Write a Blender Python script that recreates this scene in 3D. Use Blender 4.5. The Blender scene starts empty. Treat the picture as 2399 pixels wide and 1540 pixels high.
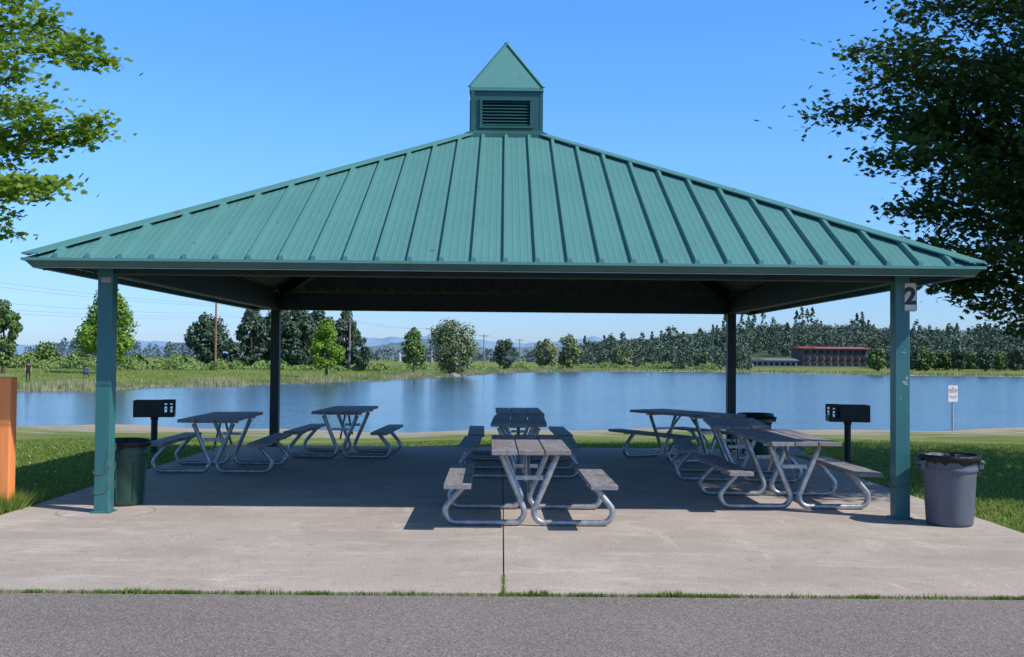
import bpy, math, numpy as np
from mathutils import Vector, Matrix
rng=np.random.default_rng(7)
scene=bpy.context.scene
COL=scene.collection
PI=math.pi
# ------------------------------------------------------------------ camera
CAM=(-0.0199,-14.7127,1.567)
cd=bpy.data.cameras.new("camera"); cam=bpy.data.objects.new("camera",cd); COL.objects.link(cam)
cd.sensor_width=36; cd.lens=2504.8/2399*36; cd.clip_start=0.1; cd.clip_end=20000
cam.matrix_world=Matrix.Translation(CAM)@Matrix.Rotation(-0.00857,4,'Z')@Matrix.Rotation(PI/2+0.02777,4,'X')@Matrix.Rotation(0.00887,4,'Z')
scene.camera=cam
# ------------------------------------------------------------------ light
S=Vector((0.87,-0.44,1.0)).normalized()
w=bpy.data.worlds.new("World"); scene.world=w; w.use_nodes=True
nt=w.node_tree; bg=nt.nodes['Background']
sky=nt.nodes.new('ShaderNodeTexSky'); sky.sky_type='NISHITA'; sky.sun_disc=False
sky.sun_elevation=math.asin(S.z); sky.sun_rotation=math.atan2(S.x,S.y)
sky.air_density=1.0; sky.dust_density=0.3; sky.ozone_density=2.5; sky.altitude=0
tc=nt.nodes.new('ShaderNodeTexCoord'); sp=nt.nodes.new('ShaderNodeSeparateXYZ'); nt.links.new(tc.outputs['Generated'],sp.inputs[0])
rp=nt.nodes.new('ShaderNodeValToRGB'); E0=rp.color_ramp.elements
K=2.5
stops=[(0,(.64,.87,1.46)),(.07,(.68,.98,1.50)),(.18,(.74,1.25,1.90)),(.33,(.68,1.36,2.08)),(.5,(.75,1.05,1.35)),(1,(.88,.95,.98))]
E0[0].position=0; E0[0].color=(*[c/K for c in stops[0][1]],1); E0[1].position=1; E0[1].color=(*[c/K for c in stops[-1][1]],1)
for p,c in stops[1:-1]:
    e=E0.new(p); e.color=(*[q/K for q in c],1)
nt.links.new(sp.outputs[2],rp.inputs[0])
vs=nt.nodes.new('ShaderNodeVectorMath'); vs.operation='SCALE'; vs.inputs['Scale'].default_value=K; nt.links.new(rp.outputs[0],vs.inputs[0])
vm=nt.nodes.new('ShaderNodeVectorMath'); vm.operation='MULTIPLY'; nt.links.new(sky.outputs[0],vm.inputs[0]); nt.links.new(vs.outputs[0],vm.inputs[1])
nt.links.new(vm.outputs[0],bg.inputs[0]); bg.inputs[1].default_value=0.118
ld=bpy.data.lights.new("sun",'SUN'); ld.energy=5.0; ld.angle=math.radians(0.5); ld.color=(1,0.955,0.89)
lo=bpy.data.objects.new("sun",ld); COL.objects.link(lo); lo.rotation_euler=S.to_track_quat('Z','Y').to_euler(); lo.location=(20,-20,30)
scene.view_settings.view_transform='Standard'; scene.view_settings.look='None'; scene.view_settings.exposure=0
# ------------------------------------------------------------------ materials
def newmat(name):
    m=bpy.data.materials.new(name); m.use_nodes=True
    return m,m.node_tree,m.node_tree.nodes['Principled BSDF']
def N(nt,t,**kw):
    n=nt.nodes.new(t)
    for k,v in kw.items():
        if k in n.inputs: n.inputs[k].default_value=v
        else: setattr(n,k,v)
    return n
def c4(c): return (c[0],c[1],c[2],1)
def ramp(nt,src,p0,p1,c0=(0,0,0),c1=(1,1,1)):
    r=nt.nodes.new('ShaderNodeValToRGB'); e=r.color_ramp.elements
    e[0].position=p0; e[1].position=p1; e[0].color=c4(c0); e[1].color=c4(c1)
    nt.links.new(src,r.inputs[0]); return r.outputs[0]
def mix(nt,fac,a,b,mode='MIX'):
    m=nt.nodes.new('ShaderNodeMix'); m.data_type='RGBA'; m.blend_type=mode
    if isinstance(fac,(int,float)): m.inputs[0].default_value=fac
    else: nt.links.new(fac,m.inputs[0])
    for s,i in((a,6),(b,7)):
        if isinstance(s,tuple): m.inputs[i].default_value=c4(s)
        else: nt.links.new(s,m.inputs[i])
    return m.outputs[2]
def noise(nt,scale,detail=6,stretch=(1,1,1),rough=.6,world=False):
    if world:
        g=nt.nodes.new('ShaderNodeNewGeometry'); src=g.outputs['Position']
    else:
        g=nt.nodes.new('ShaderNodeTexCoord'); src=g.outputs['Object']
    mp=nt.nodes.new('ShaderNodeMapping'); mp.inputs['Scale'].default_value=stretch
    nt.links.new(src,mp.inputs[0])
    n=N(nt,'ShaderNodeTexNoise',Scale=scale,Detail=detail,Roughness=rough); nt.links.new(mp.outputs[0],n.inputs['Vector'])
    return n.outputs['Fac']
def bump(nt,b,src,strength,dist):
    bn=N(nt,'ShaderNodeBump',Strength=strength,Distance=dist); nt.links.new(src,bn.inputs['Height']); nt.links.new(bn.outputs[0],b.inputs['Normal'])
def pmat(name,ca,cb,scale=5,rough=.6,metal=0,bstr=0,bsc=40,bdist=.003,stretch=(1,1,1),lo=.35,hi=.65,spec=.5,world=False):
    m,nt,b=newmat(name)
    n=noise(nt,scale,stretch=stretch,world=world)
    nt.links.new(ramp(nt,n,lo,hi,ca,cb),b.inputs['Base Color'])
    b.inputs['Roughness'].default_value=rough; b.inputs['Metallic'].default_value=metal
    b.inputs['Specular IOR Level'].default_value=spec
    if bstr: bump(nt,b,noise(nt,bsc,stretch=stretch,world=world),bstr,bdist)
    return m
def leafmat(name,ca,cb,trans=.35,tcol=None):
    m,nt,b=newmat(name); out=nt.nodes['Material Output']
    at=N(nt,'ShaderNodeAttribute',attribute_name='tint')
    col=ramp(nt,at.outputs['Fac'],0,1,ca,cb)
    nt.links.new(col,b.inputs['Base Color']); b.inputs['Roughness'].default_value=.55; b.inputs['Specular IOR Level'].default_value=.3
    if trans>0:
        tr=nt.nodes.new('ShaderNodeBsdfTranslucent')
        nt.links.new(mix(nt,.6,col,tcol or cb),tr.inputs[0])
        ms=nt.nodes.new('ShaderNodeMixShader'); ms.inputs[0].default_value=trans
        nt.links.new(b.outputs[0],ms.inputs[1]); nt.links.new(tr.outputs[0],ms.inputs[2]); nt.links.new(ms.outputs[0],out.inputs[0])
    return m
M={}
def roofpaint():
    m,nt,b=newmat("teal_roof_paint")
    n1=noise(nt,.8); n2=noise(nt,14,stretch=(1,.25,1))
    base=ramp(nt,n1,.3,.7,(.078,.218,.204),(.092,.246,.230))
    base=mix(nt,ramp(nt,n2,.5,.8,(0,0,0),(.25,.25,.25)),base,(.13,.29,.27))
    sp=noise(nt,38,detail=2); base=mix(nt,ramp(nt,sp,.71,.74,(0,0,0),(.5,.5,.5)),base,(.24,.30,.28))
    sp2=noise(nt,9,detail=1); base=mix(nt,ramp(nt,sp2,.765,.775,(0,0,0),(.8,.8,.8)),base,(.12,.07,.04))
    nt.links.new(base,b.inputs['Base Color']); b.inputs['Roughness'].default_value=.42; b.inputs['Specular IOR Level'].default_value=.4
    return m
M['roof']=roofpaint()
M['green']=pmat("green_painted_steel",(.020,.088,.080),(.030,.115,.106),3,.4,bstr=.1,bsc=30)
M['beam']=pmat("shaded_green_steel",(.007,.026,.024),(.011,.036,.032),3,.5,bstr=.1,bsc=30)  # green steel darkened in its colour for the shade under the roof
M['post']=pmat("teal_post_paint",(.026,.125,.128),(.042,.172,.174),2.5,.38,bstr=.1,bsc=25,stretch=(1,1,.3))
M['trim']=pmat("pale_trim_metal",(.25,.29,.29),(.34,.38,.37),6,.4)
M['ceil']=pmat("roof_underside_metal",(.06,.056,.052),(.095,.088,.082),3,.55,stretch=(1,1,1))
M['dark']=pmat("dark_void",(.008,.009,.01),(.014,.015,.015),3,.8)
def concrete():
    m,nt,b=newmat("weathered_concrete")
    big=noise(nt,.55,detail=8,rough=.65); mid=noise(nt,2.6,detail=8,stretch=(1,.6,1),rough=.7); fine=noise(nt,60,detail=4); stk=noise(nt,1.6,detail=8,stretch=(.45,1.8,1),rough=.78)
    stk2=noise(nt,1.5,detail=8,stretch=(1.8,.45,1),rough=.8)
    c=ramp(nt,big,.32,.68,(.355,.30,.258),(.50,.435,.38))
    c=mix(nt,ramp(nt,mid,.40,.60,(0,0,0),(.65,.65,.65)),c,(.39,.335,.292))
    c=mix(nt,ramp(nt,stk,.53,.68,(0,0,0),(.5,.5,.5)),c,(.66,.60,.54))
    c=mix(nt,ramp(nt,stk2,.56,.70,(0,0,0),(.5,.5,.5)),c,(.68,.62,.56))
    c=mix(nt,.45,c,ramp(nt,fine,.3,.7,(.16,.153,.143),(.72,.70,.67)),'OVERLAY')
    d=noise(nt,5.5,detail=4,rough=.7); c=mix(nt,ramp(nt,d,.56,.70,(0,0,0),(.45,.45,.45)),c,(.23,.19,.165))
    d2=noise(nt,23,detail=2); c=mix(nt,ramp(nt,d2,.69,.73,(0,0,0),(.65,.65,.65)),c,(.15,.12,.10))
    d3=noise(nt,.8,detail=6,rough=.65,stretch=(1,1.3,1)); c=mix(nt,ramp(nt,d3,.52,.66,(0,0,0),(.36,.36,.36)),c,(.26,.21,.18))
    nt.links.new(c,b.inputs['Base Color']); b.inputs['Roughness'].default_value=.85; b.inputs['Specular IOR Level'].default_value=.25
    bump(nt,b,fine,.35,.004); return m
M['conc']=concrete()
def asphalt():
    m,nt,b=newmat("asphalt")
    big=noise(nt,.7,detail=7); v=N(nt,'ShaderNodeTexVoronoi',Scale=125.0); tc=nt.nodes.new('ShaderNodeTexCoord'); nt.links.new(tc.outputs['Object'],v.inputs['Vector'])
    sep=nt.nodes.new('ShaderNodeSeparateColor'); nt.links.new(v.outputs['Color'],sep.inputs[0])
    c=ramp(nt,big,.3,.7,(.165,.142,.130),(.215,.186,.172))
    c=mix(nt,ramp(nt,sep.outputs[0],.5,1,(0,0,0),(.7,.7,.7)),c,(.40,.355,.325))
    c=mix(nt,ramp(nt,sep.outputs[1],.5,1,(0,0,0),(.7,.7,.7)),c,(.055,.047,.043))
    nt.links.new(c,b.inputs['Base Color']); b.inputs['Roughness'].default_value=.9; b.inputs['Specular IOR Level'].default_value=.2
    bump(nt,b,v.outputs['Distance'],.3,.003); return m
M['asph']=asphalt()
def ground():
    m,nt,b=newmat("grass_and_sand")
    n1=noise(nt,.35,world=True,detail=8); n2=noise(nt,6,world=True,detail=8,rough=.75); n3=noise(nt,.8,world=True,detail=7,stretch=(.35,1,1),rough=.75)
    g=ramp(nt,n2,.3,.72,(.065,.105,.020),(.18,.25,.052))
    g=mix(nt,ramp(nt,n1,.42,.62,(0,0,0),(.7,.7,.7)),g,(.27,.255,.10))
    s=ramp(nt,n2,.3,.7,(.28,.235,.175),(.44,.385,.30))
    a=N(nt,'ShaderNodeAttribute',attribute_name='sand')
    ad=N(nt,'ShaderNodeMath',operation='ADD'); nt.links.new(a.outputs['Fac'],ad.inputs[0])
    ms=N(nt,'ShaderNodeMath',operation='MULTIPLY_ADD'); nt.links.new(n3,ms.inputs[0]); ms.inputs[1].default_value=4.2; ms.inputs[2].default_value=-2.3
    nt.links.new(ms.outputs[0],ad.inputs[1])
    f=ramp(nt,ad.outputs[0],.34,.70)
    c=mix(nt,f,g,s)
    a2=N(nt,'ShaderNodeAttribute',attribute_name='wood'); c=mix(nt,a2.outputs['Fac'],c,(.07,.10,.06))
    nt.links.new(c,b.inputs['Base Color']); b.inputs['Roughness'].default_value=.95; b.inputs['Specular IOR Level'].default_value=.1
    bump(nt,b,n2,.7,.06); return m
M['ground']=ground()
def water():
    m,nt,b=newmat("lake_water")
    b.inputs['Base Color'].default_value=(.04,.09,.14,1); b.inputs['Roughness'].default_value=.14; b.inputs['IOR'].default_value=1.33
    n1=noise(nt,1.1,detail=4,stretch=(.5,1.3,1),world=True); n2=noise(nt,.10,detail=3,world=True)
    mm=N(nt,'ShaderNodeMath',operation='MULTIPLY'); nt.links.new(n1,mm.inputs[0]); nt.links.new(ramp(nt,n2,.3,.7,(.55,.55,.55),(1,1,1)),mm.inputs[1])
    bump(nt,b,mm.outputs[0],.42,.16); return m
M['water']=water()
def wood():
    m,nt,b=newmat("weathered_table_wood")
    g=noise(nt,9,detail=8,stretch=(6,.5,6),rough=.7); p=noise(nt,2.4,detail=6); s=noise(nt,7,detail=4,stretch=(1.6,.5,1))
    c=ramp(nt,g,.3,.7,(.135,.128,.135),(.33,.312,.314))
    c=mix(nt,ramp(nt,p,.50,.62,(0,0,0),(.6,.6,.6)),c,(.20,.145,.11))
    c=mix(nt,ramp(nt,s,.56,.68,(0,0,0),(.65,.65,.65)),c,(.055,.052,.062))
    nt.links.new(c,b.inputs['Base Color']); b.inputs['Roughness'].default_value=.62; b.inputs['Specular IOR Level'].default_value=.35
    bump(nt,b,g,.5,.004); return m
M['wood']=wood()
M['galv']=pmat("galvanised_tube",(.30,.31,.32),(.50,.51,.52),18,.42,metal=.75,bstr=.08,bsc=50)
M['black']=pmat("black_iron",(.010,.010,.011),(.022,.021,.021),12,.55,bstr=.2,bsc=60)
M['bag']=pmat("black_plastic_liner",(.006,.006,.007),(.012,.012,.013),9,.4,bstr=.9,bsc=14,bdist=.02,spec=.3)
M['cang']=pmat("grey_plastic",(.075,.085,.112),(.11,.122,.155),5,.5,bstr=.15,bsc=12,stretch=(1,1,.4))
M['cangr']=pmat("green_plastic",(.010,.045,.032),(.022,.075,.052),5,.45,bstr=.15,bsc=12,stretch=(1,1,.4))
M['cantxt']=pmat("faded_dark_print",(.035,.038,.05),(.05,.052,.066),30,.6)
M['orange']=pmat("orange_stained_wood",(.78,.235,.06),(.86,.29,.085),3,.6,stretch=(4,4,.4),bstr=.2,bsc=10)
M['white']=pmat("white_sign_paint",(.70,.70,.68),(.80,.80,.78),5,.45)
M['offw']=pmat("dimmed_white_sign_paint",(.50,.51,.50),(.60,.61,.59),9,.5)  # plate white dimmed in the colour for its partly shaded post
M['ink']=pmat("black_sign_paint",(.010,.010,.010),(.018,.018,.018),5,.5)
M['red']=pmat("red_sign_paint",(.45,.03,.03),(.55,.05,.05),5,.5)
M['rope']=pmat("frayed_twine",(.10,.08,.055),(.2,.17,.12),40,.9)
M['polew']=pmat("creosoted_pole_wood",(.17,.09,.055),(.26,.145,.09),4,.8,stretch=(4,4,.3))
M['poleg']=pmat("grey_pole_wood",(.15,.14,.13),(.25,.23,.22),4,.8,stretch=(4,4,.3))
M['wire']=pmat("power_cable",(.10,.11,.13),(.14,.15,.17),3,.6)
M['bark']=pmat("tree_bark",(.045,.036,.028),(.10,.082,.065),6,.9,stretch=(3,3,.6),bstr=.6,bsc=14,bdist=.02)
M['lfL']=leafmat("spring_maple_leaves",(.065,.140,.014),(.235,.36,.04),.42,(.36,.55,.06))
M['lfR']=leafmat("dark_maple_leaves",(.018,.048,.011),(.078,.135,.028),.30,(.17,.28,.04))
M['lfb']=leafmat("bright_tree_leaves",(.10,.20,.02),(.27,.42,.05),.3)
M['lfm']=leafmat("mid_green_leaves",(.055,.11,.028),(.15,.23,.06),0)
M['lfo']=leafmat("olive_leaves",(.10,.14,.055),(.25,.29,.13),0)
M['lfd']=leafmat("dark_poplar_leaves",(.030,.064,.038),(.088,.135,.076),0)
M['lff']=leafmat("haze_tinted_forest_leaves",(.062,.100,.072),(.125,.180,.115),0)  # aerial haze mixed into the leaf colour, toward blue-grey
M['lffar']=leafmat("haze_tinted_far_leaves",(.085,.135,.16),(.13,.18,.20),0)  # leaf colour carries the haze of distance as a blue tint
M['brm']=leafmat("bramble_leaves",(.075,.135,.032),(.21,.31,.085),0)
M['gr']=leafmat("grass_blades",(.095,.165,.026),(.27,.36,.075),.35)
M['reed']=leafmat("reed_blades",(.12,.18,.05),(.46,.41,.25),.2)
M['flw']=pmat("white_flower_petals",(.6,.6,.56),(.75,.75,.7),5,.7)
M['hill']=pmat("haze_tinted_far_hill",(.18,.29,.42),(.22,.34,.48),.01,.95,world=True,spec=0)  # blue here is aerial haze put into the base colour
M['hill2']=pmat("haze_tinted_wooded_hill",(.115,.18,.205),(.155,.225,.25),.02,.95,world=True,spec=0)  # wooded slope with distance haze baked into its base colour
def brick():
    m,nt,b=newmat("dark_brick")
    t=N(nt,'ShaderNodeTexBrick',Scale=4.0); tc=nt.nodes.new('ShaderNodeTexCoord'); nt.links.new(tc.outputs['Object'],t.inputs[0])
    t.inputs['Color1'].default_value=(.15,.075,.062,1); t.inputs['Color2'].default_value=(.185,.097,.075,1); t.inputs['Mortar'].default_value=(.16,.12,.10,1)
    nt.links.new(t.outputs[0],b.inputs['Base Color']); b.inputs['Roughness'].default_value=.9; return m
M['brick']=brick()
M['redroof']=pmat("red_roof_sheet",(.30,.075,.055),(.38,.10,.07),1,.6)
M['glass']=pmat("dark_window_glass",(.025,.028,.034),(.04,.044,.05),1,.5,spec=.2)
M['wallw']=pmat("white_siding",(.34,.36,.38),(.43,.44,.45),1,.7)
M['wallb']=pmat("beige_siding",(.26,.23,.20),(.33,.29,.25),1,.8)
M['roofg']=pmat("grey_shingle",(.13,.135,.145),(.18,.185,.195),3,.9)
M['skin']=pmat("skin",(.40,.22,.15),(.48,.28,.19),5,.6)
M['cloth']=pmat("black_cloth",(.012,.012,.015),(.022,.022,.026),20,.9)
M['denim']=pmat("blue_cloth",(.03,.06,.12),(.05,.09,.16),20,.9)
M['hair']=pmat("brown_hair",(.03,.018,.01),(.06,.035,.02),30,.7)
M['rock']=pmat("grey_boulder",(.14,.13,.12),(.26,.25,.23),3,.9,bstr=.5,bsc=6,bdist=.05)
# ------------------------------------------------------------------ mesh builder
class MB:
    def __init__(s): s.v=[];s.f=[];s.m=[];s.sm=[]
    def add(s,vs,fs,mi=0,smooth=False):
        o=len(s.v); s.v+= [tuple(map(float,p)) for p in vs]
        for f in fs: s.f.append([i+o for i in f]); s.m.append(mi); s.sm.append(smooth)
    def box(s,c,d,mi=0,rz=0,mat=None):
        x,y,z=[k/2 for k in d]
        P=[Vector((sx*x,sy*y,sz*z)) for sz in(-1,1) for sy in(-1,1) for sx in(-1,1)]
        R=mat if mat is not None else Matrix.Rotation(rz,3,'Z')
        P=[R@p+Vector(c) for p in P]
        s.add(P,[(0,2,3,1),(4,5,7,6),(0,1,5,4),(2,6,7,3),(0,4,6,2),(1,3,7,5)],mi)
    def beam(s,a,b,wd,ht,mi=0,up=(0,0,1)):
        a=Vector(a);b=Vector(b);d=(b-a);L=d.length;d.normalize();r=d.cross(Vector(up)).normalized();u=r.cross(d)
        R=Matrix((r,d,u)).transposed(); s.box((a+b)/2,(wd,L,ht),mi,mat=R)
    def prism(s,pts,axis,t0,t1,mi=0):
        def mk(p,t):
            return {'x':(t,p[0],p[1]),'y':(p[0],t,p[1]),'z':(p[0],p[1],t)}[axis]
        n=len(pts); s.add([mk(p,t0) for p in pts]+[mk(p,t1) for p in pts],[list(range(n)),list(range(2*n-1,n-1,-1))]+[(i,i+n,(i+1)%n+n,(i+1)%n) for i in range(n)],mi)
    def tube(s,P,r,n=10,mi=0,cap=True,r2=None):
        P=[Vector(p) for p in P]; m=len(P); rr=[r]*m if r2 is None else [r+(r2-r)*i/(m-1) for i in range(m)]
        if isinstance(r,(list,tuple)): rr=list(r)
        t=(P[1]-P[0]).normalized(); nrm=t.orthogonal().normalized(); V=[]
        for i in range(m):
            if i==0: tt=(P[1]-P[0])
            elif i==m-1: tt=(P[-1]-P[-2])
            else: tt=(P[i+1]-P[i-1])
            if tt.length<1e-9: tt=t
            tt=tt.normalized(); nrm=(nrm-tt*nrm.dot(tt)).normalized(); b=tt.cross(nrm)
            for k in range(n):
                a=2*PI*k/n; V.append(P[i]+(nrm*math.cos(a)+b*math.sin(a))*rr[i])
        F=[(i*n+k,i*n+(k+1)%n,(i+1)*n+(k+1)%n,(i+1)*n+k) for i in range(m-1) for k in range(n)]
        s.add(V,F,mi,True)
        if cap:
            s.add(V[:n],[list(range(n-1,-1,-1))],mi); s.add(V[-n:],[list(range(n))],mi)
    def lathe(s,prof,n=32,mi=0,c=(0,0,0),mod=None):
        V=[]
        for (r,z) in prof:
            for k in range(n):
                a=2*PI*k/n; q=r*(mod(a,z) if mod else 1); V.append((c[0]+q*math.cos(a),c[1]+q*math.sin(a),c[2]+z))
        m=len(prof); s.add(V,[(i*n+k,i*n+(k+1)%n,(i+1)*n+(k+1)%n,(i+1)*n+k) for i in range(m-1) for k in range(n)],mi,True)
    def obj(s,name,mats,parent=None,bevel=0,loc=(0,0,0),rz=0):
        me=bpy.data.meshes.new(name); me.from_pydata(s.v,[],s.f)
        me.polygons.foreach_set('material_index',s.m); me.polygons.foreach_set('use_smooth',s.sm)
        for m in (mats if isinstance(mats,(list,tuple)) else [mats]): me.materials.append(m)
        me.update(); ob=bpy.data.objects.new(name,me); COL.objects.link(ob); ob.location=loc; ob.rotation_euler[2]=rz
        if parent: ob.parent=parent
        if bevel:
            b=ob.modifiers.new('bevel','BEVEL'); b.width=bevel; b.segments=2; b.limit_method='ANGLE'; b.angle_limit=math.radians(40)
        return ob
def tag(o,label,cat,group=None):
    o['label']=label; o['category']=cat
    if group: o['group']=group
    return o
def thing(name,label,cat,loc=(0,0,0),rz=0,group=None):
    e=bpy.data.objects.new(name,None); e.empty_display_size=.3; COL.objects.link(e); e.location=loc; e.rotation_euler[2]=rz
    return tag(e,label,cat,group)
def structure(o): o['kind']='structure'; return o
def stuff(o,label,cat):
    o['kind']='stuff'; return tag(o,label,cat)
def copy_thing(root,loc,rz=0,label=None):
    r=root.copy(); COL.objects.link(r); r.location=loc; r.rotation_euler[2]=rz
    if label: r['label']=label
    for ch in list(root.children):
        k=ch.copy(); k.parent=r; COL.objects.link(k)
    return r
def fillet(V,rs,seg=7):
    V=[Vector(p) for p in V]; out=[V[0]]
    for i in range(1,len(V)-1):
        a=(V[i-1]-V[i]).normalized(); b=(V[i+1]-V[i]).normalized(); ang=a.angle(b); tl=rs[i-1]/math.tan(ang/2)
        p0=V[i]+a*tl; p1=V[i]+b*tl; c=V[i]+(a+b).normalized()*(rs[i-1]/math.sin(ang/2))
        v0=p0-c; v1=p1-c; th=v0.angle(v1); ax=v0.cross(v1).normalized()
        for k in range(seg+1): out.append(c+Matrix.Rotation(th*k/seg,3,ax)@v0)
    out.append(V[-1]); return out
def text_mesh(name,body,size,mat,parent,loc,rot=(PI/2,0,0),offset=0,extrude=.002,spacing=1.0,line=1.0):
    cu=bpy.data.curves.new(name,'FONT'); cu.body=body; cu.size=size; cu.align_x='CENTER'; cu.align_y='CENTER'; cu.offset=offset; cu.extrude=extrude; cu.space_character=spacing; cu.space_line=line
    t=bpy.data.objects.new('tmp',cu); COL.objects.link(t); bpy.context.view_layer.update()
    me=bpy.data.meshes.new_from_object(t.evaluated_get(bpy.context.evaluated_depsgraph_get())); bpy.data.objects.remove(t)
    me.materials.clear(); me.materials.append(mat)
    o=bpy.data.objects.new(name,me); COL.objects.link(o); o.parent=parent; o.location=loc; o.rotation_euler=rot; return o
MAPLE=np.array([(0,-.5),(.16,-.30),(.46,-.36),(.30,-.10),(.62,.10),(.28,.14),(.30,.36),(.13,.30),(0,.66),(-.13,.30),(-.30,.36),(-.28,.14),(-.62,.10),(-.30,-.10),(-.46,-.36),(-.16,-.30)])
LEAF6=np.array([(0,-.5),(.35,-.25),(.4,.15),(0,.6),(-.4,.15),(-.35,-.25)])
QUAD=np.array([(-.5,-.4),(.45,-.5),(.5,.45),(-.4,.5)])
def leaves(name,C,Sz,Nr,tm,tint,mat,parent=None,droop=.25):
    n=len(C); k=len(tm); Nr=Nr/np.maximum(np.linalg.norm(Nr,axis=1,keepdims=True),1e-6)
    rv=rng.normal(size=(n,3)); T=np.cross(Nr,rv); T/=np.linalg.norm(T,axis=1,keepdims=True); B=np.cross(Nr,T)
    V=C[:,None,:]+Sz[:,None,None]*(tm[None,:,0,None]*T[:,None,:]+tm[None,:,1,None]*B[:,None,:]-droop*(tm[None,:,0,None]**2+.4*tm[None,:,1,None]**2)*Nr[:,None,:])
    return polys(name,V.reshape(-1,3),n,k,tint,mat,parent)
def polys(name,V,n,k,tint,mat,parent=None):
    me=bpy.data.meshes.new(name); me.vertices.add(n*k); me.vertices.foreach_set('co',V.astype(np.float32).ravel())
    me.loops.add(n*k); me.loops.foreach_set('vertex_index',np.arange(n*k,dtype=np.int32))
    me.polygons.add(n); me.polygons.foreach_set('loop_start',np.arange(0,n*k,k,dtype=np.int32)); me.polygons.foreach_set('loop_total',np.full(n,k,dtype=np.int32))
    me.update(calc_edges=True)
    a=me.attributes.new('tint','FLOAT','FACE'); a.data.foreach_set('value',np.clip(tint,0,1).astype(np.float32))
    me.materials.append(mat); o=bpy.data.objects.new(name,me); COL.objects.link(o)
    if parent: o.parent=parent
    return o
# ------------------------------------------------------------------ terrain
WZ=-1.2
cx0,cy0=CAM[0],CAM[1]
L0=[(-90,10),(-40,13.5),(-13.7,14.6),(-7.9,14.5),(-2,14.3),(2.6,14.6),(7.6,15.9),(15.7,17.3),(40,17),(120,10),(220,30),(220,120),(140,128),(105,131),(73.3,134),(56,137),(47,148),(36.8,160),(15.3,157),(1.3,133),(-5.3,98.3),(-11.4,72.7),(-15.9,59.8),(-20,51.9),(-22.7,44.9),(-26,41),(-40,34),(-90,24)]
LK=np.array([(cx0+1.408*(x-cx0),cy0+1.408*(y-cy0)) for x,y in L0])
def sdf(x,y):
    x=np.asarray(x,float);y=np.asarray(y,float); d=np.full(x.shape,1e18); ins=np.zeros(x.shape,bool); n=len(LK)
    for i in range(n):
        ax,ay=LK[i];bx,by=LK[(i+1)%n]; ex,ey=bx-ax,by-ay
        t=np.clip(((x-ax)*ex+(y-ay)*ey)/(ex*ex+ey*ey),0,1); dd=(x-ax-t*ex)**2+(y-ay-t*ey)**2; d=np.minimum(d,dd)
        c=((ay>y)!=(by>y)); xi=ax+(y-ay)/np.where(abs(ey)<1e-9,1e-9,ey)*ex; ins^=(c&(x<xi))
    d=np.sqrt(d); return np.where(ins,-d,d)
def sst(a,b,x): t=np.clip((x-a)/(b-a),0,1); return t*t*(3-2*t)
HB=[-1,.05,.10,.16,.22,.27,.33,.38,.49,.8]; HH=[0,0,3,5,10,13,12,10,11,10]
def land(x,y):
    x=np.asarray(x,float);y=np.asarray(y,float); s=sdf(x,y)
    wob=.9*np.sin(x*.31+1.3*np.sin(y*.17))+.6*np.sin(y*.43+x*.12); s2=s+wob*sst(30,60,y)+(1-sst(30,60,y))*(1.0*np.sin(x*.3)+.6*np.sin(x*.87+2))
    near=1-sst(38,58,y); d=np.maximum(s2,0)
    rn=.053*d; rn=np.minimum(rn,1.17); rf=.22*(1-np.exp(-d/.8))+np.minimum(.016*d,.93)
    z=WZ+np.where(s2>0,near*rn+(1-near)*rf,-np.minimum(2.5,.12*-s2))
    D=y-cy0; b=(x-cx0)/np.maximum(D,1); z=z+np.interp(b,HB,HH)*sst(330,600,D)
    return z,s2,near
def lz(x,y): return float(land(np.array([x]),np.array([y]))[0][0])
def geo(a,b,n): return list(np.geomspace(a,b,n))
xs=np.array(sorted([-v for v in geo(150,7000,26)]+list(np.arange(-148,-20,1.6))+list(np.arange(-20,20,.8))+list(np.arange(20,230,2.2))+geo(232,7000,24)))
ys=np.array(sorted([-v for v in geo(40,3000,14)]+list(np.arange(-38,40,.8))+list(np.arange(40,250,1.3))+geo(252,9000,44)))
X,Y=np.meshgrid(xs,ys); Z,Sd,Nn=land(X,Y)
Z=np.where((np.abs(X)<12)&(Y<6)&(Y>-16),np.minimum(Z,-.03),Z)
nx,ny=len(xs),len(ys)
me=bpy.data.meshes.new('ground'); V=np.stack([X,Y,Z],-1).reshape(-1,3); me.vertices.add(len(V)); me.vertices.foreach_set('co',V.astype(np.float32).ravel())
I=np.arange((nx-1)*(ny-1)); r=I//(nx-1); c=I%(nx-1); a0=r*nx+c; F=np.stack([a0,a0+1,a0+nx+1,a0+nx],-1).astype(np.int32)
me.loops.add(F.size); me.loops.foreach_set('vertex_index',F.ravel()); me.polygons.add(len(F)); me.polygons.foreach_set('loop_start',np.arange(0,F.size,4,dtype=np.int32)); me.polygons.foreach_set('loop_total',np.full(len(F),4,dtype=np.int32))
me.polygons.foreach_set('use_smooth',np.ones(len(F),bool)); me.update(calc_edges=True)
sand=Nn*sst(20,2,Sd)*1.0
Dp=Y-cy0; bb=(X-cx0)/np.maximum(Dp,1)
pathv=np.exp(-((Dp-(150+30*(bb+.3)))/1.6)**2)*(bb<-.2)*.9
sand=np.clip(sand+pathv,0,1)
sand=np.where(Sd<=0,2.2,sand)
a=me.attributes.new('sand','FLOAT','POINT'); a.data.foreach_set('value',sand.astype(np.float32).ravel())
wd_=sst(270,310,Dp)*sst(.05,.08,bb)
a=me.attributes.new('wood','FLOAT','POINT'); a.data.foreach_set('value',wd_.astype(np.float32).ravel())
me.materials.append(M['ground']); g=bpy.data.objects.new('ground',me); COL.objects.link(g); structure(g)
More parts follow.
